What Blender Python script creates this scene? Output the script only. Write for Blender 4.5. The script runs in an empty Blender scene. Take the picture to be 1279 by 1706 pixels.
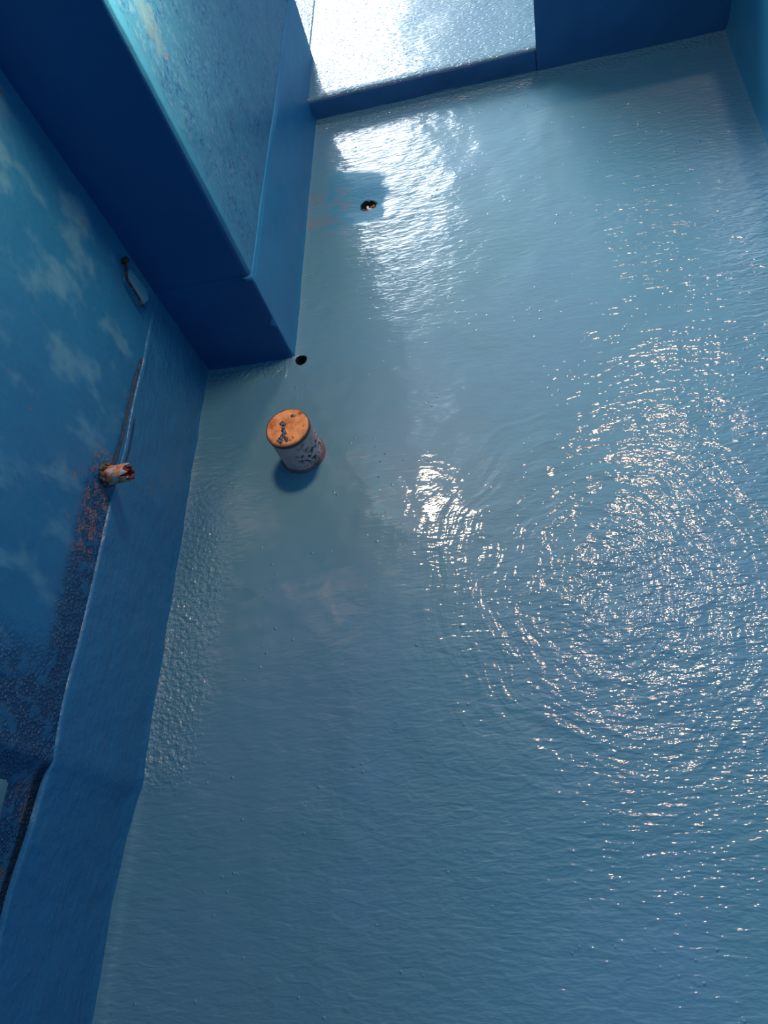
import bpy, bmesh, math, random
from mathutils import Vector, Matrix, noise
random.seed(7)
scene = bpy.context.scene
col = scene.collection

# ------------------------------------------------------------------ camera
CAM_H = 1.7
R = ((0.973, -0.100, -0.209), (0.012, -0.879, 0.477), (-0.231, -0.467, -0.854))   # world axes in camera terms (x right, y down, z ahead)
cx_ = Vector([R[i][0] for i in range(3)]).normalized()
cz_ = Vector([-R[i][2] for i in range(3)]).normalized()
cy_ = cz_.cross(cx_).normalized(); cx_ = cy_.cross(cz_).normalized()
cd = bpy.data.cameras.new('camera')
cam = bpy.data.objects.new('camera', cd); col.objects.link(cam)
M = Matrix((cx_, cy_, cz_)).transposed().to_4x4(); M.translation = Vector((0, 0, CAM_H))
cam.matrix_world = M
cd.sensor_fit = 'VERTICAL'; cd.sensor_height = 24.0; cd.lens = 24.0 * 1220.0 / 1706.0
cd.clip_start = 0.02
scene.camera = cam

# ------------------------------------------------------------------ node helper
class NT:
    def __init__(s, tree): s.t = tree; s.n = tree.nodes; s.l = tree.links
    def put(s, sock, v):
        if v is None: return
        if isinstance(v, bpy.types.NodeSocket): s.l.new(v, sock)
        elif isinstance(v, (tuple, list)) and len(v) == 3 and sock.type == 'RGBA': sock.default_value = (*v, 1)
        else: sock.default_value = v
    def m(s, op, a, b=None, c=None, clamp=False):
        n = s.n.new('ShaderNodeMath'); n.operation = op; n.use_clamp = clamp
        s.put(n.inputs[0], a); s.put(n.inputs[1], b); s.put(n.inputs[2], c); return n.outputs[0]
    def vm(s, op, a, b=None, out=0):
        n = s.n.new('ShaderNodeVectorMath'); n.operation = op
        s.put(n.inputs[0], a); s.put(n.inputs[1], b); return n.outputs[out]
    def sep(s, v):
        n = s.n.new('ShaderNodeSeparateXYZ'); s.put(n.inputs[0], v); return n.outputs
    def com(s, x, y, z=0.0):
        n = s.n.new('ShaderNodeCombineXYZ'); s.put(n.inputs[0], x); s.put(n.inputs[1], y); s.put(n.inputs[2], z); return n.outputs[0]
    def ss(s, v, a, b, lo=0.0, hi=1.0):
        n = s.n.new('ShaderNodeMapRange'); n.interpolation_type = 'SMOOTHSTEP'
        s.put(n.inputs['Value'], v)
        if a > b: a, b, lo, hi = b, a, hi, lo
        n.inputs['From Min'].default_value = a; n.inputs['From Max'].default_value = b
        n.inputs['To Min'].default_value = lo; n.inputs['To Max'].default_value = hi; return n.outputs[0]
    def mixc(s, f, a, b):
        n = s.n.new('ShaderNodeMix'); n.data_type = 'RGBA'
        s.put(n.inputs[0], f); s.put(n.inputs[6], a); s.put(n.inputs[7], b); return n.outputs[2]
    def noise(s, vec, scale, detail=2.0, rough=0.5, dist=0.0, out=0):
        n = s.n.new('ShaderNodeTexNoise'); s.put(n.inputs['Vector'], vec)
        n.inputs['Scale'].default_value = scale; n.inputs['Detail'].default_value = detail
        n.inputs['Roughness'].default_value = rough; n.inputs['Distortion'].default_value = dist; return n.outputs[out]
    def vor(s, vec, scale, out=0, feature='F1', smooth=None):
        n = s.n.new('ShaderNodeTexVoronoi'); n.feature = feature; s.put(n.inputs['Vector'], vec)
        n.inputs['Scale'].default_value = scale; return n.outputs[out]
    def mapping(s, vec, rot=(0, 0, 0), scale=(1, 1, 1)):
        n = s.n.new('ShaderNodeMapping'); s.put(n.inputs['Vector'], vec)
        n.inputs['Rotation'].default_value = rot; n.inputs['Scale'].default_value = scale; return n.outputs[0]

# ------------------------------------------------------------------ world: hazy sky, brightest low in the north
W = bpy.data.worlds.new('world'); scene.world = W; W.use_nodes = True
w = NT(W.node_tree)
bg = W.node_tree.nodes['Background']
tc = w.n.new('ShaderNodeTexCoord')
d = w.vm('NORMALIZE', tc.outputs['Generated'])
X, Y, Z = w.sep(d)
az = w.m('MULTIPLY', w.m('ARCTAN2', X, Y), 57.29578)
el = w.m('MULTIPLY', w.m('ARCSINE', Z), 57.29578)
wob = w.m('MULTIPLY', w.m('SUBTRACT', w.noise(d, 9.0, 3.0), 0.5), 9.0)
azw = w.m('ADD', az, wob); elw = w.m('ADD', el, wob)
SKY_SOUTH = (0.030, 0.10, 0.20)
SKY_NORTH = (0.20, 0.42, 0.66)
side = w.m('ADD', w.m('MULTIPLY', Y, 0.75), w.m('MULTIPLY', X, 0.45))
north = w.ss(side, -0.55, 0.75)
c = w.mixc(north, SKY_SOUTH, SKY_NORTH)
haze = w.m('MULTIPLY', w.ss(el, 75, 35), w.ss(w.m('ABSOLUTE', w.m('ADD', az, 5.0)), 70, 20))
c = w.mixc(haze, c, (0.27, 0.52, 0.78))
cloud = w.m('MULTIPLY', w.m('MULTIPLY', w.ss(azw, -4.0, -7.5), w.ss(azw, -60, -35)), w.m('MULTIPLY', w.ss(elw, 39.0, 31.0), w.ss(elw, 8.0, 14.0)))
c = w.mixc(cloud, c, (15.0, 16.0, 17.0))
puff = w.m('MULTIPLY', w.m('MULTIPLY', w.ss(az, -9.0, -12.0), w.ss(az, -26, -21)), w.m('MULTIPLY', w.ss(el, 56.0, 52.0), w.ss(el, 38.0, 42.0)))
puff = w.m('MULTIPLY', puff, w.ss(w.noise(d, 38.0, 2.0), 0.60, 0.66))
c = w.mixc(puff, c, (9.0, 10.0, 11.0))
c = w.mixc(w.ss(el, 0.0, -6.0), c, (0.03, 0.07, 0.12))
w.put(bg.inputs['Color'], c); bg.inputs['Strength'].default_value = 1.0
W.cycles.sampling_method = 'AUTOMATIC'

# ------------------------------------------------------------------ sun: high, hazy and warm
SUN_DIR = Vector((0.15, 0.47, 1.0)).normalized()
sl = bpy.data.lights.new('sun', 'SUN'); sl.energy = 0.55; sl.color = (1.0, 0.55, 0.33); sl.angle = math.radians(4.2)
so = bpy.data.objects.new('sun', sl); col.objects.link(so)
so.rotation_euler = SUN_DIR.to_track_quat('Z', 'Y').to_euler()

# work lamp hanging over the tank, just in front of the block of wall
ll = bpy.data.lights.new('work_lamp_light', 'POINT'); ll.energy = 25.0; ll.color = (1.0, 0.68, 0.44); ll.shadow_soft_size = 0.075
lo = bpy.data.objects.new('work_lamp_light', ll); col.objects.link(lo); lo.location = (-0.49, 1.67, 1.25)

vs = scene.view_settings
vs.view_transform = 'Standard'; vs.look = 'None'; vs.exposure = 0.14; vs.gamma = 1.0; vs.use_curve_mapping = False

# ------------------------------------------------------------------ materials
def new_mat(name):
    m = bpy.data.materials.new(name); m.use_nodes = True
    return m, NT(m.node_tree), m.node_tree.nodes['Principled BSDF']

def bump(s, height, strength, dist, normal=None):
    n = s.n.new('ShaderNodeBump'); s.put(n.inputs['Height'], height)
    n.inputs['Strength'].default_value = strength; n.inputs['Distance'].default_value = dist
    if normal is not None: s.l.new(normal, n.inputs['Normal'])
    return n.outputs[0]

def floor_paint():
    m, s, b = new_mat('glossy_blue_floor_paint')
    P = s.n.new('ShaderNodeNewGeometry').outputs['Position']
    x, y, z = s.sep(P)
    # --- height in metres
    flat = s.com(x, y, s.m('MULTIPLY', z, 0.3))
    streak = s.mapping(flat, rot=(0, 0, math.radians(-42)), scale=(0.48, 1.6, 1))
    n1 = s.noise(streak, 42, 2.0, 0.45, 0.6)
    n2 = s.noise(flat, 9, 2.0, 0.5)
    n3 = s.noise(streak, 110, 1.0, 0.5)
    # trowel swirls
    dx = s.m('SUBTRACT', x, 0.13); dy = s.m('SUBTRACT', y, 0.68)
    wx = s.m('MULTIPLY', s.m('SUBTRACT', s.noise(flat, 5, 1.0), 0.5), 0.12)
    r = s.m('ADD', s.m('SQRT', s.m('ADD', s.m('MULTIPLY', dx, dx), s.m('MULTIPLY', s.m('MULTIPLY', dy, dy), 0.8))), wx)
    th = s.m('ARCTAN2', dy, dx)
    sw = s.noise(s.com(s.m('MULTIPLY', r, 30), s.m('MULTIPLY', th, 2.2), 0), 1.0, 2.0, 0.5)
    swm = s.m('MULTIPLY', s.ss(r, 0.62, 0.30), s.ss(r, 0.0, 0.05))
    rough_zone = s.ss(s.noise(s.com(x, y, 3.0), 2.3, 2.0), 0.35, 0.65)
    near = s.ss(s.m('SUBTRACT', s.m('MULTIPLY', x, 0.8), s.m('MULTIPLY', y, 0.6)), -1.1, -0.15)   # more trowel marks at the near right
    far = s.ss(y, 1.3, 1.9)
    amp = s.m('ADD', s.m('MULTIPLY', near, 0.0023), s.m('ADD', s.m('MULTIPLY', far, 0.0012), s.m('ADD', s.m('MULTIPLY', rough_zone, 0.0006), s.m('MULTIPLY', s.ss(x, -0.78, -0.90), 0.0016))))
    amp = s.m('MULTIPLY', amp, s.ss(y, 2.75, 2.77, 1.0, 0.35))
    ham = s.noise(flat, 62, 1.5, 0.5)
    h = s.m('ADD', s.m('MULTIPLY', n1, amp), s.m('MULTIPLY', ham, s.m('MULTIPLY', near, 0.0010)))
    h = s.m('ADD', h, s.m('MULTIPLY', n2, 0.0022))
    h = s.m('ADD', h, s.m('MULTIPLY', n3, s.m('MULTIPLY', amp, s.m('ADD', 0.12, s.m('MULTIPLY', near, 0.22)))))
    h = s.m('ADD', h, s.m('MULTIPLY', s.m('MULTIPLY', sw, swm), 0.0045))
    edge = s.m('MULTIPLY', s.ss(s.m('ADD', x, s.m('MULTIPLY', s.noise(flat, 7, 2.0), 0.1)), -0.78, -0.90), s.m('MULTIPLY', s.ss(y, 0.20, 0.32), s.ss(y, 1.20, 0.95)))
    foot = s.m('MULTIPLY', s.ss(s.m('ADD', y, s.m('MULTIPLY', s.noise(flat, 6, 2.0), 0.10)), 2.70, 2.78), s.ss(y, 2.762, 2.755))
    foot = s.m('MAXIMUM', foot, s.m('MULTIPLY', s.ss(x, -0.735, -0.745), s.ss(y, 1.44, 1.52)))
    edge = s.m('MAXIMUM', edge, s.m('MULTIPLY', foot, 0.9))
    h = s.m('ADD', h, s.m('MULTIPLY', s.noise(flat, 75, 2.0, 0.5), s.m('MULTIPLY', edge, 0.0075)))
    # pinholes and pits in the coat of paint
    pits = s.ss(s.noise(streak, 85, 2.0, 0.55), 0.50, 0.66)
    pz = s.m('MAXIMUM', s.m('MULTIPLY', s.ss(y, 2.755, 2.765), 0.0012), s.m('MULTIPLY', far, 0.0002))
    h = s.m('SUBTRACT', h, s.m('MULTIPLY', pits, pz))
    # small paint blobs
    v = s.vor(flat, 34)
    blob = s.m('MULTIPLY', s.ss(v, 0.16, 0.0), s.ss(s.noise(flat, 6, 1.0), 0.5, 0.6))
    h = s.m('ADD', h, s.m('MULTIPLY', blob, 0.0017))
    nrm = bump(s, h, 1.0, 1.0)
    # --- colour
    t = s.ss(s.noise(s.com(x, y, 7.0), 1.7, 3.0, 0.6), 0.35, 0.7)
    c = s.mixc(t, (0.066, 0.232, 0.310), (0.080, 0.240, 0.350))
    g = s.ss(s.noise(s.com(x, y, 1.0), 3.1, 3.0, 0.6), 0.45, 0.75)
    c = s.mixc(s.m('MULTIPLY', g, 0.5), c, (0.080, 0.240, 0.31))
    s.put(b.inputs['Base Color'], c)
    b.inputs['Roughness'].default_value = 0.5
    # dull repaired patch round the broken outlet
    px_ = s.m('ADD', x, s.m('MULTIPLY', s.m('SUBTRACT', s.noise(flat, 14, 2.0), 0.5), 0.08))
    patch = s.m('MULTIPLY', s.m('MULTIPLY', s.ss(px_, -0.66, -0.62), s.ss(px_, -0.42, -0.44)), s.m('MULTIPLY', s.ss(y, 2.09, 2.13), s.ss(s.m('ADD', y, s.m('MULTIPLY', px_, 0.3)), 2.25, 2.22)))
    c = s.mixc(patch, c, (0.050, 0.25, 0.40))
    brown = s.m('MULTIPLY', s.ss(s.noise(flat, 16, 2.0), 0.45, 0.6), s.m('MULTIPLY', s.ss(x, -0.52, -0.58), s.m('MULTIPLY', s.ss(y, 2.05, 2.12), s.ss(y, 2.36, 2.28))))
    c = s.mixc(s.m('MULTIPLY', brown, 0.35), c, (0.20, 0.17, 0.15))
    s.put(b.inputs['Specular IOR Level'], s.m('SUBTRACT', 0.5, s.m('MULTIPLY', patch, 0.40)))
    s.put(b.inputs['Base Color'], c)
    s.put(b.inputs['Coat Weight'], s.m('SUBTRACT', 1.0, s.m('MULTIPLY', patch, 0.97)))
    b.inputs['Coat Roughness'].default_value = 0.055; b.inputs['Coat IOR'].default_value = 1.5
    s.l.new(nrm, b.inputs['Normal']); s.l.new(nrm, b.inputs['Coat Normal'])
    return m

def wall_paint(name, base, alt, blotch=0.0, blotch_col=(0.12, 0.30, 0.42), rust=0.0, stipple=0.0, mottle=0.0, rough=0.45, coat=0.25, grain=1.0, stipple_zone=None, streak=None, brushed=0.0):
    m, s, b = new_mat(name)
    P = s.n.new('ShaderNodeNewGeometry').outputs['Position']
    x, y, z = s.sep(P)
    c = s.mixc(s.ss(s.noise(P, 3.0, 4.0, 0.6), 0.3, 0.7), base, alt)
    if blotch:
        q = s.ss(s.noise(s.mapping(P, scale=(1, 1.2, 0.8)), 8.0, 3.0, 0.6, 0.2), 0.50, 0.72)
        c = s.mixc(s.m('MULTIPLY', q, blotch), c, blotch_col)
    if mottle:
        q = s.ss(s.noise(P, 90, 3.0, 0.7), 0.48, 0.60)
        q2 = s.ss(s.noise(P, 11, 3.0, 0.6), 0.40, 0.62)
        c = s.mixc(s.m('MULTIPLY', s.m('MULTIPLY', q, q2), mottle), c, (0.006, 0.06, 0.22))
        q3 = s.ss(s.noise(P, 60, 3.0, 0.7), 0.50, 0.66)
        c = s.mixc(s.m('MULTIPLY', q3, mottle * 0.5), c, (0.13, 0.30, 0.42))
    h = s.m('MULTIPLY', s.noise(P, 16, 3.0, 0.5), 0.0035 * grain)
    h = s.m('ADD', h, s.m('MULTIPLY', s.noise(P, 120, 2.0, 0.6), 0.0005 * grain))
    if stipple:
        v = s.vor(s.vm('ADD', P, s.vm('MULTIPLY', s.noise(P, 60, 1.0, out=1), (0.01, 0.01, 0.01))), 125)
        zone = stipple_zone(s, x, y, z) if stipple_zone else 1.0
        pit = s.m('MULTIPLY', s.ss(v, 0.30, 0.55), zone)
        pit = s.m('MULTIPLY', pit, s.ss(s.noise(P, 30, 2.0), 0.3, 0.55))
        h = s.m('SUBTRACT', h, s.m('MULTIPLY', pit, 0.0036 * stipple))
        c = s.mixc(s.m('MULTIPLY', pit, 0.85), c, (0.004, 0.03, 0.10))
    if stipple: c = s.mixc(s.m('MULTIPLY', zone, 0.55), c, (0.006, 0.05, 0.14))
    if rust:
        v = s.ss(s.noise(P, 34, 2.0, 0.6), 0.725, 0.76)
        c = s.mixc(s.m('MULTIPLY', v, rust), c, (0.42, 0.10, 0.05))
    if brushed: h = s.m('ADD', h, s.m('MULTIPLY', s.noise(s.mapping(P, rot=(math.radians(8), 0, 0), scale=(1, 0.22, 1)), 70, 3.0, 0.6), brushed))
    if streak: c, h = streak(s, P, x, y, z, c, h)
    nrm = bump(s, h, 1.0, 1.0)
    s.put(b.inputs['Base Color'], c); b.inputs['Roughness'].default_value = rough
    b.inputs['Coat Weight'].default_value = coat; b.inputs['Coat Roughness'].default_value = 0.25
    s.l.new(nrm, b.inputs['Normal']); s.l.new(nrm, b.inputs['Coat Normal'])
    return m

def simple(name, c1, c2, scale=40, rough=0.8, h=0.001, thr=(0.4, 0.6), metal=0.0, c3=None, c3thr=(0.62, 0.68), c3scale=60):
    m, s, b = new_mat(name)
    P = s.n.new('ShaderNodeTexCoord').outputs['Object']
    n = s.noise(P, scale, 4.0, 0.6)
    c = s.mixc(s.ss(n, *thr), c1, c2)
    if c3: c = s.mixc(s.ss(s.noise(P, c3scale, 3.0, 0.6, 0.5), *c3thr), c, c3)
    s.put(b.inputs['Base Color'], c); b.inputs['Roughness'].default_value = rough; b.inputs['Metallic'].default_value = metal
    s.l.new(bump(s, s.m('MULTIPLY', s.noise(P, scale * 2, 3.0, 0.6), h), 1.0, 1.0), b.inputs['Normal'])
    return m

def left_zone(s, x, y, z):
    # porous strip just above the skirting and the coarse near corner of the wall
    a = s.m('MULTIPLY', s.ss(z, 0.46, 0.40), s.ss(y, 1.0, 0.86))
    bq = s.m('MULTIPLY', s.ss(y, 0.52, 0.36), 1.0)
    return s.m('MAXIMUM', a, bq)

def left_rust(s, P, x, y, z, c, h):
    a = s.m('MULTIPLY', s.ss(z, 0.46, 0.41), s.m('MULTIPLY', s.ss(y, 0.66, 0.74), s.ss(y, 1.0, 0.93)))
    q = s.m('MULTIPLY', a, s.ss(s.noise(P, 55, 2.0, 0.6), 0.50, 0.56))
    c = s.mixc(s.m('MULTIPLY', q, 0.55), c, (0.36, 0.14, 0.10))
    a2 = s.m('MULTIPLY', s.ss(y, 0.24, 0.18), s.ss(z, 0.52, 0.42))
    q2 = s.m('MULTIPLY', a2, s.ss(s.noise(P, 13, 3.0, 0.6), 0.52, 0.62))
    c = s.mixc(s.m('MULTIPLY', q2, 0.6), c, (0.20, 0.11, 0.07))
    gap = s.m('MULTIPLY', s.ss(z, 0.372, 0.364), s.ss(y, 0.27, 0.23))
    c = s.mixc(gap, c, (0.004, 0.008, 0.02))
    return c, h

def side_stain(s, P, x, y, z, c, h):
    # beige bare patch high on the block's side, clean paint along its corner
    n = s.m('MULTIPLY', s.m('SUBTRACT', s.noise(P, 14, 3.0, 0.6), 0.5), 0.16)
    u = s.m('ADD', s.m('MULTIPLY', s.m('SUBTRACT', y, 1.70), 1.6), n); v = s.m('ADD', s.m('SUBTRACT', z, 0.95), n)
    q = s.ss(s.m('SQRT', s.m('ADD', s.m('MULTIPLY', u, u), s.m('MULTIPLY', v, v))), 0.09, 0.02)
    c = s.mixc(s.m('MULTIPLY', q, 0.5), c, (0.15, 0.27, 0.28))
    c = s.mixc(s.m('MULTIPLY', s.ss(y, 1.605, 1.585), 0.8), c, (0.030, 0.22, 0.38))
    return c, h

FLOOR = floor_paint()
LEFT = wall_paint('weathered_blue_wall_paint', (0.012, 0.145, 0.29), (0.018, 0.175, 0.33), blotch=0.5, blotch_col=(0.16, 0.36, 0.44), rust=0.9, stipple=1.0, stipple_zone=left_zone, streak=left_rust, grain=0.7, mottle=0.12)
BAND = wall_paint('smooth_blue_render_paint', (0.016, 0.145, 0.29), (0.022, 0.165, 0.32), grain=2.2, rough=0.45, coat=0.4, brushed=0.0032)
DARK = wall_paint('shaded_blue_wall_paint', (0.003, 0.080, 0.24), (0.004, 0.090, 0.27), grain=0.5, rough=0.55, coat=0.1)  # blue darkened in its colour for the shaded faces turned from the light
MOTT = wall_paint('mottled_blue_wall_paint', (0.030, 0.18, 0.31), (0.040, 0.20, 0.34), rust=0.9, mottle=0.85, grain=0.6, streak=side_stain)
CYAN = wall_paint('bright_blue_wall_paint', (0.014, 0.18, 0.36), (0.018, 0.21, 0.40), grain=0.6)

# ------------------------------------------------------------------ mesh helpers
def link(name, bm, mat, parent=None, smooth=True):
    bmesh.ops.recalc_face_normals(bm, faces=bm.faces)
    me = bpy.data.meshes.new(name); bm.to_mesh(me); bm.free()
    if smooth:
        for p in me.polygons: p.use_smooth = True
    o = bpy.data.objects.new(name, me); col.objects.link(o)
    me.materials.append(mat)
    if parent: o.parent = parent
    return o
def structure(o): o['kind'] = 'structure'; return o
def tag(o, label, cat, group=None):
    o['label'] = label; o['category'] = cat
    if group: o['group'] = group
    return o
def empty(name, loc, rot=(0, 0, 0)):
    e = bpy.data.objects.new(name, None); e.empty_display_size = 0.02; col.objects.link(e); e.location = loc; e.rotation_euler = rot
    return e
def fbm(p, k, seed=0.0):
    return noise.noise(Vector((p[0] * k + seed, p[1] * k - seed, p[2] * k + 2 * seed)))

def slab(name, P0, U, V, N, thick, lu, lv, res, disp, mat):
    """A solid wall or floor slab whose front face is a fine hand-plastered grid."""
    P0, U, V, N = map(Vector, (P0, U, V, N))
    nu, nv = max(2, int(lu / res)), max(2, int(lv / res))
    bm = bmesh.new(); g = []
    for j in range(nv + 1):
        row = []
        for i in range(nu + 1):
            p = P0 + U * (lu * i / nu) + V * (lv * j / nv)
            row.append(bm.verts.new(p + disp(p, N)))
        g.append(row)
    for j in range(nv):
        for i in range(nu):
            bm.faces.new((g[j][i], g[j][i + 1], g[j + 1][i + 1], g[j + 1][i]))
    rim = g[0][:] + [g[j][nu] for j in range(1, nv + 1)] + g[nv][nu - 1::-1] + [g[j][0] for j in range(nv - 1, 0, -1)]
    back = [bm.verts.new(v.co - N * thick) for v in rim]
    n = len(rim)
    for k in range(n): bm.faces.new((rim[k], back[k], back[(k + 1) % n], rim[(k + 1) % n]))
    bm.faces.new(back)
    return link(name, bm, mat)

def plaster(amp=0.004, k=4.0, seed=0.0):
    return lambda p, N: N * (amp * fbm(p, k, seed) + amp * 0.35 * fbm(p, k * 3.3, seed + 5))

LX, BX, RX = -1.018, -0.727, 0.810      # left wall, block side, right wall
BY, TY = 1.556, 2.760                   # block front, threshold riser
LZ = 0.082                              # threshold height
BACK = -0.80
BH = 0.342                              # skirting height

# ------------------------------------------------------------------ floor
HOLES = ((-0.491, 2.203, 0.026), (-0.695, 1.532, 0.019))
def edge_d(p):
    """distance of a floor point to the nearest wall foot"""
    x, y = p.x, p.y
    dl = x - LX if y < BY else x - BX
    dd = [dl, RX - x, TY - y]
    if x < BX: dd.append(BY - y)
    elif x - BX < 0.05 and y < BY: dd.append(math.hypot(x - BX, BY - y))
    return max(0.0, min(dd))
def floor_disp(p, N):
    d_ = edge_d(p)
    h = 0.0035 * fbm(p, 2.2, 3) + 0.0016 * fbm(p, 8, 1) + 0.0007 * fbm(p, 21, 2)
    h += 0.004 * math.exp(-(d_ / 0.008))
    for hx, hy, hr in HOLES:
        q = math.hypot(p.x - hx, p.y - hy)
        if hx > -0.6: h -= 0.005 * math.exp(-(max(0, q - hr) / 0.05) ** 2)
    return Vector((0, 0, h))
floor = slab('floor', (LX - 0.03, BACK - 0.02, 0), (1, 0, 0), (0, 1, 0), (0, 0, 1), 0.12, RX - LX + 0.06, TY - BACK + 0.04, 0.0085, floor_disp, FLOOR)
structure(floor)
# bore the two outlets
for hx, hy, hr in HOLES:
    bm = bmesh.new()
    bmesh.ops.create_cone(bm, cap_ends=True, segments=40, radius1=hr, radius2=hr * 1.04, depth=0.30)
    for v_ in bm.verts:
        a = math.atan2(v_.co.y, v_.co.x)
        k = 1 + 0.05 * math.sin(3 * a + hx * 9) + 0.03 * math.sin(7 * a)
        v_.co.x *= k * (1.15 if hx > -0.6 else 1.0); v_.co.y *= k
        v_.co += Vector((hx, hy, 0.005))
    cutter = link('cutter', bm, FLOOR)
    md = floor.modifiers.new('bore', 'BOOLEAN'); md.operation = 'DIFFERENCE'; md.solver = 'EXACT'; md.object = cutter
    me = bpy.data.meshes.new_from_object(floor.evaluated_get(bpy.context.evaluated_depsgraph_get()))
    floor.modifiers.clear(); floor.data = me
    bpy.data.objects.remove(cutter)

# ------------------------------------------------------------------ raised threshold
def ledge_disp(p, N):
    e = 0.010 * math.exp(-((p.y - TY) / 0.012))          # rounded nosing
    return Vector((0, 0, 0.0015 * fbm(p, 6, 4) - e))
structure(slab('floor_threshold', (-1.7, TY + 0.006, LZ), (1, 0, 0), (0, 1, 0), (0, 0, 1), 0.20, RX + 1.7, 2.2, 0.012, ledge_disp, FLOOR))
def riser_disp(p, N):
    t = (p.z - LZ) / 0.01
    return N * (0.005 * fbm(p, 6, 9) + 0.003 * fbm(p, 22, 9) - (0.004 * math.exp(-abs(t)) if p.x < 0.14 else 0))
structure(slab('trim_1', (BX, TY, -0.02), (1, 0, 0), (0, 0, 1), (0, -1, 0), 0.06, 0.148 - BX, LZ + 0.014, 0.006, riser_disp, DARK))

# ------------------------------------------------------------------ walls
def left_base(p):
    h = 0.004 * fbm((0, p.y, p.z), 4, 2) + 0.0015 * fbm((0, p.y, p.z), 13, 6)
    if p.y < 0.25: h -= 0.026 * min(1.0, (0.25 - p.y) / 0.25) ** 0.7      # the wall bends back slightly towards its near end
    h += 0.0022 * math.exp(-((p.y - 0.275) / 0.03) ** 2)                   # a lump of render across the joint
    return h
def wl_disp(p, N):
    h = left_base(p)
    if p.z < BH - 0.03: h -= 0.008
    elif p.z < 0.47 and p.y < 0.90: h -= 0.003 * min(1, (0.47 - p.z) / 0.05)
    if p.y < 0.25: h -= 0.005 * min(1, (0.25 - p.y) / 0.02)
    h += 0.006 * math.exp(-((p.y - 0.262) / 0.010) ** 2) if p.z > BH else 0
    return N * h
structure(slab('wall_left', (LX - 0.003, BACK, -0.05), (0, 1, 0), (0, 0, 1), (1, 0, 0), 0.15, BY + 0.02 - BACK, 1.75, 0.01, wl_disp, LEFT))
def bl_disp(p, N):
    top = p.z - (BH + 0.012 * math.sin(p.y * 2.3 + 1.9) * 0.8 + 0.006 * fbm(p, 3, 8) )
    v = N * (left_base(p) + 0.0012 * fbm(p, 24, 12) + 0.006 * math.exp(-max(0, p.z) / 0.012))
    if p.z > BH - 0.02:
        v += Vector((0, 0, 0.012 * math.sin(p.y * 2.3 + 1.9) * 0.6 + 0.006 * fbm(p, 4, 8)))
        if p.z > BH - 0.004: v -= N * 0.0015
    return v
structure(slab('baseboard_left', (LX, BACK, -0.03), (0, 1, 0), (0, 0, 1), (1, 0, 0), 0.03, BY + 0.02 - BACK, BH + 0.03, 0.008, bl_disp, BAND))

def blk(p, N):
    return N * (0.0035 * fbm(p, 4, 7) + 0.001 * fbm(p, 14, 7))
# block (a stub of wall with a dark front, a mottled side)
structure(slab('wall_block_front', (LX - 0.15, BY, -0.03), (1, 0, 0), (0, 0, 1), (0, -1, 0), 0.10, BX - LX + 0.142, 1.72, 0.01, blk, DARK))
structure(slab('wall_block_side', (BX, BY + 0.006, -0.03), (0, 1, 0), (0, 0, 1), (1, 0, 0), 0.12, 3.054 - BY, 1.72, 0.01, blk, MOTT))
structure(slab('wall_block_rear', (BX, 3.06, -0.03), (-1, 0, 0), (0, 0, 1), (0, 1, 0), 0.12, 0.9, 1.72, 0.03, blk, MOTT))
def band2(p, N):
    return N * (0.003 * fbm(p, 4, 7) + 0.0012 * fbm(p, 15, 3) - (0.003 if p.z > BH - 0.012 else 0) + 0.007 * math.exp(-max(0, p.z) / 0.012)) + Vector((0, 0, 0.006 * fbm(p, 5, 1) if p.z > BH - 0.02 else 0))
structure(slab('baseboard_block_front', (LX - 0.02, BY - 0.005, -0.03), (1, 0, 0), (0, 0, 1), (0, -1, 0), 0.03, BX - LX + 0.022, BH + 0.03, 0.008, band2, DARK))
structure(slab('baseboard_block_side', (BX + 0.005, BY - 0.004, -0.03), (0, 1, 0), (0, 0, 1), (1, 0, 0), 0.03, 3.062 - BY, BH + 0.03, 0.008, band2, CYAN))

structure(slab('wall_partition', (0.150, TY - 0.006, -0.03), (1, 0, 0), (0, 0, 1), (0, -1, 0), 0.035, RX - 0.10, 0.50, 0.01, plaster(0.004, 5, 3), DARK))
structure(slab('wall_right', (RX, 4.9, -0.03), (0, -1, 0), (0, 0, 1), (-1, 0, 0), 0.15, 4.9 - BACK, 0.62, 0.015, lambda p, N: N * (0.004 * fbm(p, 4, 3) + 0.008 * math.exp(-max(0, p.z) / 0.012)), CYAN))
structure(slab('wall_back', (RX, BACK, -0.03), (-1, 0, 0), (0, 0, 1), (0, 1, 0), 0.15, RX - LX, 1.72, 0.02, plaster(0.004, 4, 3), BAND))

# ------------------------------------------------------------------ things
def lathe(prof, seg=48, wob=0.0, seed=0.0, cap=True):
    bm = bmesh.new(); rings = []
    for r, z in prof:
        ring = []
        for k in range(seg):
            a = 2 * math.pi * k / seg
            rr = r * (1 + wob * noise.noise(Vector((math.cos(a) * 1.6 + seed, math.sin(a) * 1.6, z * 25))))
            ring.append(bm.verts.new((rr * math.cos(a), rr * math.sin(a), z)))
        rings.append(ring)
    for a, b in zip(rings, rings[1:]):
        for k in range(seg): bm.faces.new((a[k], a[(k + 1) % seg], b[(k + 1) % seg], b[k]))
    if cap:
        bm.faces.new(rings[0]); bm.faces.new(rings[-1])
    return bm

def lump(bm, c, r, seed=0.0, sub=2, squash=(1, 1, 1)):
    t = bmesh.ops.create_icosphere(bm, subdivisions=sub, radius=1.0)
    for v in t['verts']:
        k = 1 + 0.45 * noise.noise(v.co * 1.6 + Vector((seed, seed, 0)))
        v.co = Vector((c[0] + v.co.x * r * k * squash[0], c[1] + v.co.y * r * k * squash[1], c[2] + v.co.z * r * k * squash[2]))

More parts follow.
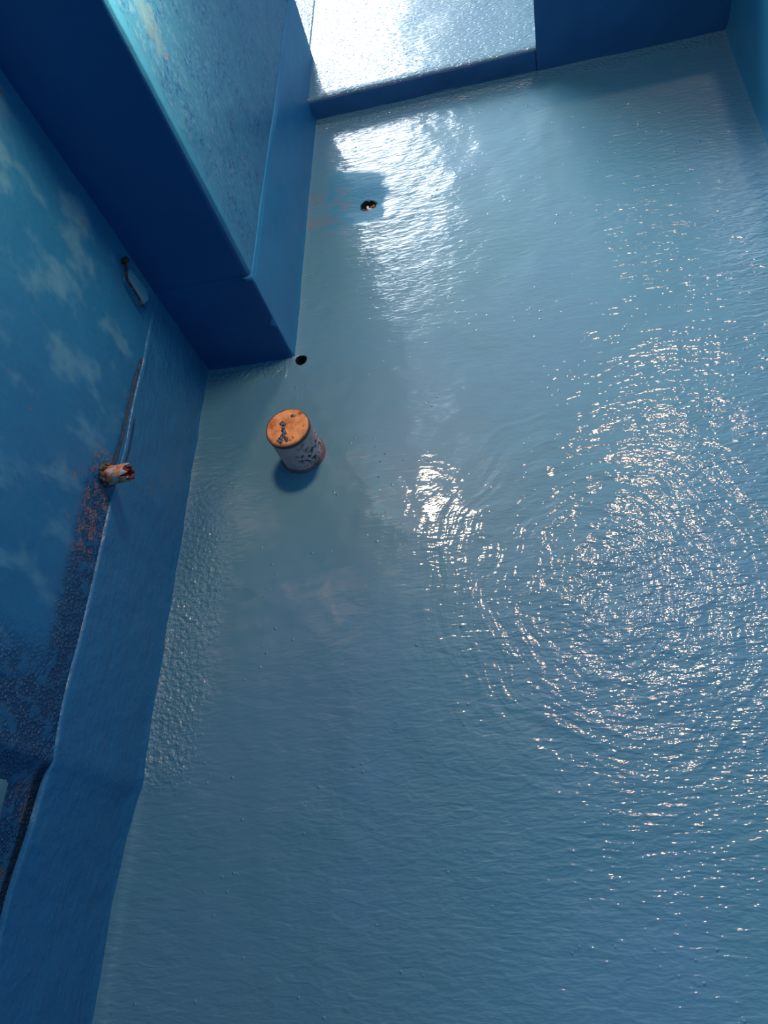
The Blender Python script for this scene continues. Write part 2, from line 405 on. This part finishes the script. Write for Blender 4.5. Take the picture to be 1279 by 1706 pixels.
# --- mortar-filled pipe stub standing on the floor
def pvc():
    m, s, b = new_mat('scuffed_white_pvc')
    P = s.n.new('ShaderNodeTexCoord').outputs['Object']
    x, y, z = s.sep(P)
    c = s.mixc(s.ss(s.noise(P, 30, 3.0), 0.35, 0.65), (0.82, 0.42, 0.36), (0.93, 0.53, 0.47))
    right = s.ss(x, -0.01, 0.03)
    low = s.ss(z, 0.135, 0.08)
    chip = s.m('MULTIPLY', s.m('MULTIPLY', s.ss(s.noise(P, 75, 3.0, 0.65), 0.54, 0.58), right), low)
    c = s.mixc(chip, c, (0.05, 0.035, 0.06))
    rust = s.m('MULTIPLY', s.ss(s.noise(P, 28, 3.0, 0.6), 0.52, 0.62), right)
    c = s.mixc(s.m('MULTIPLY', rust, 0.6), c, (0.25, 0.10, 0.07))
    c = s.mixc(s.m('MULTIPLY', s.ss(s.m('ADD', z, s.m('MULTIPLY', s.noise(P, 40, 2.0), 0.012)), 0.020, 0.014), 0.85), c, (0.16, 0.075, 0.06))
    c = s.mixc(s.ss(z, 0.128, 0.134), c, (0.13, 0.07, 0.05))
    s.put(b.inputs['Base Color'], c); b.inputs['Roughness'].default_value = 0.6
    s.l.new(bump(s, s.m('MULTIPLY', s.noise(P, 80, 3.0), 0.0006), 1.0, 1.0), b.inputs['Normal'])
    return m
PVC = pvc()
MORTAR = simple('orange_brown_mortar', (0.56, 0.19, 0.06), (0.85, 0.37, 0.14), 35, 0.85, 0.0022, (0.35, 0.62), c3=(0.30, 0.09, 0.03), c3thr=(0.60, 0.70), c3scale=45)
TAR = simple('dark_dried_paint', (0.012, 0.016, 0.03), (0.10, 0.13, 0.17), 120, 0.45, 0.0005)
ps = empty('pipe_stub', (-0.662, 1.172, 0.0)); ps.scale = (1.03, 1.03, 0.93)
tag(ps, 'short white pipe plugged with orange-brown mortar, standing upright on the blue floor', 'pipe')
link('pipe_body', lathe([(0.066, -0.02), (0.066, 0.002), (0.0625, 0.006), (0.0605, 0.012), (0.0605, 0.06), (0.061, 0.10), (0.0608, 0.133), (0.0625, 0.136), (0.0630, 0.143), (0.0615, 0.147), (0.056, 0.147), (0.0555, 0.12)], wob=0.025, seed=2), PVC, ps)
bm = bmesh.new()
N_ = 26; rings = [[bm.verts.new((0, 0, 0.1515))]]
for i in range(1, N_ + 1):
    r = 0.0615 * i / N_; ring = []
    for k in range(64):
        a = 2 * math.pi * k / 64
        rr = r * (1 + 0.02 * noise.noise(Vector((math.cos(a) * 2, math.sin(a) * 2, 4))))
        p = Vector((rr * math.cos(a), rr * math.sin(a), 0))
        z = 0.1505 + 0.0025 * noise.noise(p * 45) + 0.0012 * noise.noise(p * 140)
        if i > N_ - 3: z -= 0.0012 * (i - N_ + 3) ** 1.6
        ring.append(bm.verts.new((p.x, p.y, z)))
    rings.append(ring)
for k in range(64): bm.faces.new((rings[0][0], rings[1][k], rings[1][(k + 1) % 64]))
for a, b in zip(rings[1:], rings[2:]):
    for k in range(64): bm.faces.new((a[k], b[k], b[(k + 1) % 64], a[(k + 1) % 64]))
low = [bm.verts.new((v.co.x * 0.985, v.co.y * 0.985, 0.138)) for v in rings[-1]]
for k in range(64): bm.faces.new((rings[-1][k], low[k], low[(k + 1) % 64], rings[-1][(k + 1) % 64]))
bm.faces.new(low)
plug = link('mortar_plug', bm, MORTAR, ps); plug['label'] = 'rough orange-brown mortar plug'
# dried dark paint dribbles across the plug
bm = bmesh.new()
PTS = [(-0.012, 0.050, .0048), (-0.004, 0.053, .0045), (0.004, 0.052, .004), (0.012, 0.050, .0035), (0.014, 0.033, .0045), (-0.020, 0.052, .004), (-0.015, 0.012, .0055), (-0.009, 0.010, .0045), (-0.011, 0.000, .0035),
       (-0.009, -0.012, .005), (-0.006, -0.020, .0045), (-0.010, -0.028, .0055), (-0.014, -0.036, .005), (-0.019, -0.043, .0045), (-0.004, -0.034, .004), (0.001, -0.040, .0045), (0.003, -0.045, .0035), (-0.012, -0.047, .0055), (-0.004, -0.050, .0045)]
for i, (x, y, r) in enumerate(PTS): lump(bm, (x, y, 0.1505 if math.hypot(x, y) < .05 else 0.147), r * 1.35, i * 1.7, 2, (1, 1, 0.45))
link('paint_dribble', bm, TAR, ps)['label'] = 'dark dried paint dribble'

# --- round outlets in the floor
HOLE = simple('hole_shade_lining', (0.003, 0.004, 0.005), (0.012, 0.010, 0.008), 60, 0.9, 0.002)  # near-black colour stands in for the shade down the holes
RUSTY = simple('rusty_brown_crust', (0.10, 0.025, 0.012), (0.42, 0.16, 0.07), 90, 0.85, 0.002, (0.4, 0.6), c3=(0.02, 0.01, 0.01))
WHITE = simple('chipped_white_plastic', (0.55, 0.55, 0.60), (0.75, 0.76, 0.80), 60, 0.5, 0.0005)
def cup(r, z0, z1, seed, wob=0.05):
    t = 0.004
    return lathe([(r + t, z1), (r + t, z0), (0.3 * r, z0)] [::1] + [(0.3 * r, z0 + t), (r - 0.001, z0 + t), (r - 0.001, z1)], 40, wob, seed, cap=False)
hx, hy, hr = HOLES[1]
dh = empty('drain_hole', (hx, hy, 0)); tag(dh, 'small round black drain hole in the floor at the foot of the dark block corner', 'drain')
b_ = lathe([(hr + 0.006, -0.004), (hr + 0.006, -0.095), (0.001, -0.095), (0.001, -0.090), (hr * 0.86, -0.088), (hr * 0.88, -0.012), (hr * 0.97, -0.001)], 40, 0.05, 4, cap=False)
link('hole_lining', b_, HOLE, dh)
hx, hy, hr = HOLES[0]
do = empty('broken_drain_outlet', (hx, hy, -0.004)); tag(do, 'broken rusty drain outlet set in the floor within the bright glare near the threshold', 'drain')
b_ = lathe([(hr * 1.18 + 0.004, -0.010), (hr * 1.2, -0.060), (0.001, -0.060), (0.001, -0.055), (hr * 0.96, -0.053), (hr * 0.97, -0.012), (hr * 1.05, -0.001)], 40, 0.05, 1, cap=False)
link('hole_lining', b_, HOLE, do)
bm = bmesh.new()
for i, (x, y, z, r) in enumerate([(0.013, -0.006, -0.012, .009), (0.018, 0.003, -0.014, .008), (0.007, -0.013, -0.012, .007), (-0.014, -0.012, -0.014, .008), (-0.020, -0.003, -0.016, .006), (-0.008, -0.019, -0.013, .006), (0.020, -0.010, -0.010, .006)]):
    lump(bm, (x, y, z), r, i * 2.1, 2)
link('rusty_crust', bm, RUSTY, do)['label'] = 'rust-brown crumbling crust'
bm = bmesh.new()
for i, (x, y, z, r) in enumerate([(-0.002, -0.004, -0.006, .0055), (0.000, -0.013, -0.006, .0055), (0.005, -0.019, -0.005, .0065), (0.012, -0.018, -0.006, .0055), (-0.012, -0.021, -0.008, .004)]):
    lump(bm, (x, y, z), r, i * 3.3, 2, (1, 1, .7))
link('plastic_shard', bm, WHITE, do)['label'] = 'white broken plastic shards'

# --- broken rusty pipe end sticking out of the left wall just above the skirting
TORN = simple('torn_orange_rust', (0.42, 0.11, 0.04), (0.62, 0.30, 0.14), 60, 0.7, 0.002, (0.35, 0.6), c3=(0.42, 0.45, 0.50), c3thr=(0.50, 0.58), c3scale=48)
DARKR = simple('dark_red_rust', (0.13, 0.012, 0.010), (0.30, 0.04, 0.02), 60, 0.7, 0.002)
rp = empty('rusty_pipe_end', (LX - 0.005, 0.918, 0.378), (0, math.radians(88), 0))     # local z runs out of the wall
tag(rp, 'broken rusty pipe end sticking out of the left wall above the skirting', 'pipe')
def shell(r0, r1, L, jag, seed, a0=0, a1=360, seg=40):
    bm = bmesh.new(); rows = []
    full = a1 - a0 >= 360; cnt = seg if full else seg + 1
    for k in range(cnt):
        a = math.radians(a0 + (a1 - a0) * k / seg)
        tip = L + jag * noise.noise(Vector((math.cos(a) * 3 + seed, math.sin(a) * 3, seed))) + jag * 0.7 * noise.noise(Vector((math.cos(a) * 9, math.sin(a) * 9 + seed, 1)))
        row = []
        for j in range(13):
            t = j / 12; row.append(('o', r1, tip * t - 0.01 * (1 - t)))
        vo = []
        for _, r, z in row:
            rr = r * (1 + 0.12 * noise.noise(Vector((math.cos(a) * 2, math.sin(a) * 2 + seed, z * 40))))
            vo.append(bm.verts.new((rr * math.cos(a), rr * math.sin(a), z)))
        vi = []
        for _, r, z in reversed(row): vi.append(bm.verts.new((r0 * math.cos(a), r0 * math.sin(a), z)))
        rows.append(vo + vi)
    n = len(rows[0])
    for k in range(cnt if full else cnt - 1):
        a, b = rows[k], rows[(k + 1) % cnt]
        for j in range(n): bm.faces.new((a[j], b[j], b[(j + 1) % n], a[(j + 1) % n]))
    if not full: bm.faces.new(rows[0]); bm.faces.new(rows[-1])
    return bm
link('pipe_shell', shell(0.017, 0.0225, 0.062, 0.016, 3.0), TORN, rp)
link('inner_sleeve', shell(0.012, 0.0168, 0.070, 0.020, 8.0), DARKR, rp)['label'] = 'dark red inner sleeve'
bm = bmesh.new()
for i in range(26):
    a = random.uniform(0, 6.28); r = random.uniform(0.019, 0.026)
    lump(bm, (r * math.cos(a), r * math.sin(a), random.uniform(0.004, 0.014)), random.uniform(0.005, 0.010), i, 2)
link('mortar_crust', bm, simple('brown_wall_crust', (0.05, 0.035, 0.03), (0.14, 0.09, 0.07), 60, 0.9, 0.002, c3=(0.02, 0.02, 0.03)), rp)['label'] = 'dark brown crust round the pipe'

# --- painted metal tab with a rusty edge, set in the left wall beside the block
def ribbon(pts, r, seg=8, wob=0.15):
    bm = bmesh.new(); rings = []
    for i, p in enumerate(pts):
        p = Vector(p); t = (Vector(pts[min(i + 1, len(pts) - 1)]) - Vector(pts[max(i - 1, 0)])).normalized()
        u = t.cross(Vector((0.3, 0.2, 0.9))).normalized(); v = t.cross(u)
        rings.append([bm.verts.new(p + (u * math.cos(6.2832 * k / seg) + v * math.sin(6.2832 * k / seg)) * r * (1 + wob * noise.noise(p * 90 + Vector((k, 0, 0))))) for k in range(seg)])
    for a, b in zip(rings, rings[1:]):
        for k in range(seg): bm.faces.new((a[k], a[(k + 1) % seg], b[(k + 1) % seg], b[k]))
    bm.faces.new(rings[0]); bm.faces.new(rings[-1])
    return bm
def smooth_pts(pts, n=6):
    P = [Vector(p) for p in pts]; out = []
    for i in range(len(P) - 1):
        p0, p1, p2, p3 = P[max(i - 1, 0)], P[i], P[i + 1], P[min(i + 2, len(P) - 1)]
        for k in range(n):
            t = k / n
            out.append(0.5 * ((2 * p1) + (p2 - p0) * t + (2 * p0 - 5 * p1 + 4 * p2 - p3) * t * t + (3 * p1 - p0 - 3 * p2 + p3) * t ** 3))
    out.append(P[-1]); return out
mt = empty('metal_tab', (LX, 1.49, 0.45)); tag(mt, 'small blue-painted metal tab with a rusty edge, set in the left wall beside the block', 'bracket')
def loc(y, z, x=0.0): return Vector((x, y - 1.49, z - 0.45))
bm = bmesh.new()
front = [loc(1.504, 0.484, 0.010), loc(1.462, 0.484, 0.014), loc(1.449, 0.405, 0.016), loc(1.486, 0.384, 0.014), loc(1.512, 0.395, 0.010)]
bf = [bm.verts.new(p) for p in front]; bb = [bm.verts.new(Vector((-0.018, p.y, p.z))) for p in front]
bm.faces.new(bf); bm.faces.new(bb)
for k in range(5): bm.faces.new((bf[k], bb[k], bb[(k + 1) % 5], bf[(k + 1) % 5]))
bmesh.ops.bevel(bm, geom=bm.edges[:], offset=0.0018, segments=2, affect='EDGES')
link('tab_plate', bm, wall_paint('lit_tab_paint', (0.07, 0.26, 0.38), (0.09, 0.28, 0.40), grain=0.3), mt, smooth=False)  # paler blue paints in the light the jutting plate catches
link('rusty_edge', ribbon(smooth_pts([loc(1.508, 0.500, 0.008), loc(1.486, 0.498, 0.010), loc(1.458, 0.486, 0.013), loc(1.452, 0.450, 0.015), loc(1.446, 0.420, 0.016), loc(1.444, 0.398, 0.014)]), 0.0032, wob=0.5), simple('rust_dark_edge', (0.012, 0.010, 0.02), (0.05, 0.03, 0.03), 80, 0.8, 0.001, c3=(0.36, 0.14, 0.09), c3thr=(0.58, 0.62)), mt)['label'] = 'dark rusty edge'
bm = bmesh.new(); lump(bm, loc(1.512, 0.505, 0.006), 0.010, 3.0, 3, (1, 1.2, 0.8))
link('rust_knob', bm, simple('dark_olive_rust', (0.02, 0.02, 0.015), (0.05, 0.035, 0.02), 80, 0.9, 0.001), mt)

# --- thin dark cable lying in the joint on top of the skirting
CABLE = simple('grimy_dark_cable', (0.015, 0.025, 0.05), (0.06, 0.06, 0.08), 70, 0.7, 0.0008)
tag(link('cable', ribbon(smooth_pts([(LX + 0.001, 1.31, 0.345), (LX + 0.002, 1.25, 0.352), (LX + 0.003, 1.17, 0.356), (LX + 0.003, 1.08, 0.356), (LX + 0.003, 1.00, 0.360), (LX + 0.001, 0.955, 0.366)], 8), 0.0032), CABLE), 'thin dark cable running along the skirting top to the rusty pipe end', 'cable')

# --- pale plate at the near end of the left wall
bm = bmesh.new(); bmesh.ops.create_cube(bm, size=1.0)
for v in bm.verts: v.co = Vector((v.co.x * 0.02, v.co.y * 0.15, v.co.z * 0.12))
bmesh.ops.bevel(bm, geom=bm.edges[:], offset=0.004, segments=3, affect='EDGES')
pl = link('wall_plate', bm, wall_paint('pale_blue_plate_paint', (0.10, 0.26, 0.36), (0.14, 0.32, 0.42), grain=0.4)); pl.location = (LX - 0.006, 0.128, 0.520)
tag(pl, 'pale blue plate on the left wall, cut off by the left edge of the photo', 'plate')
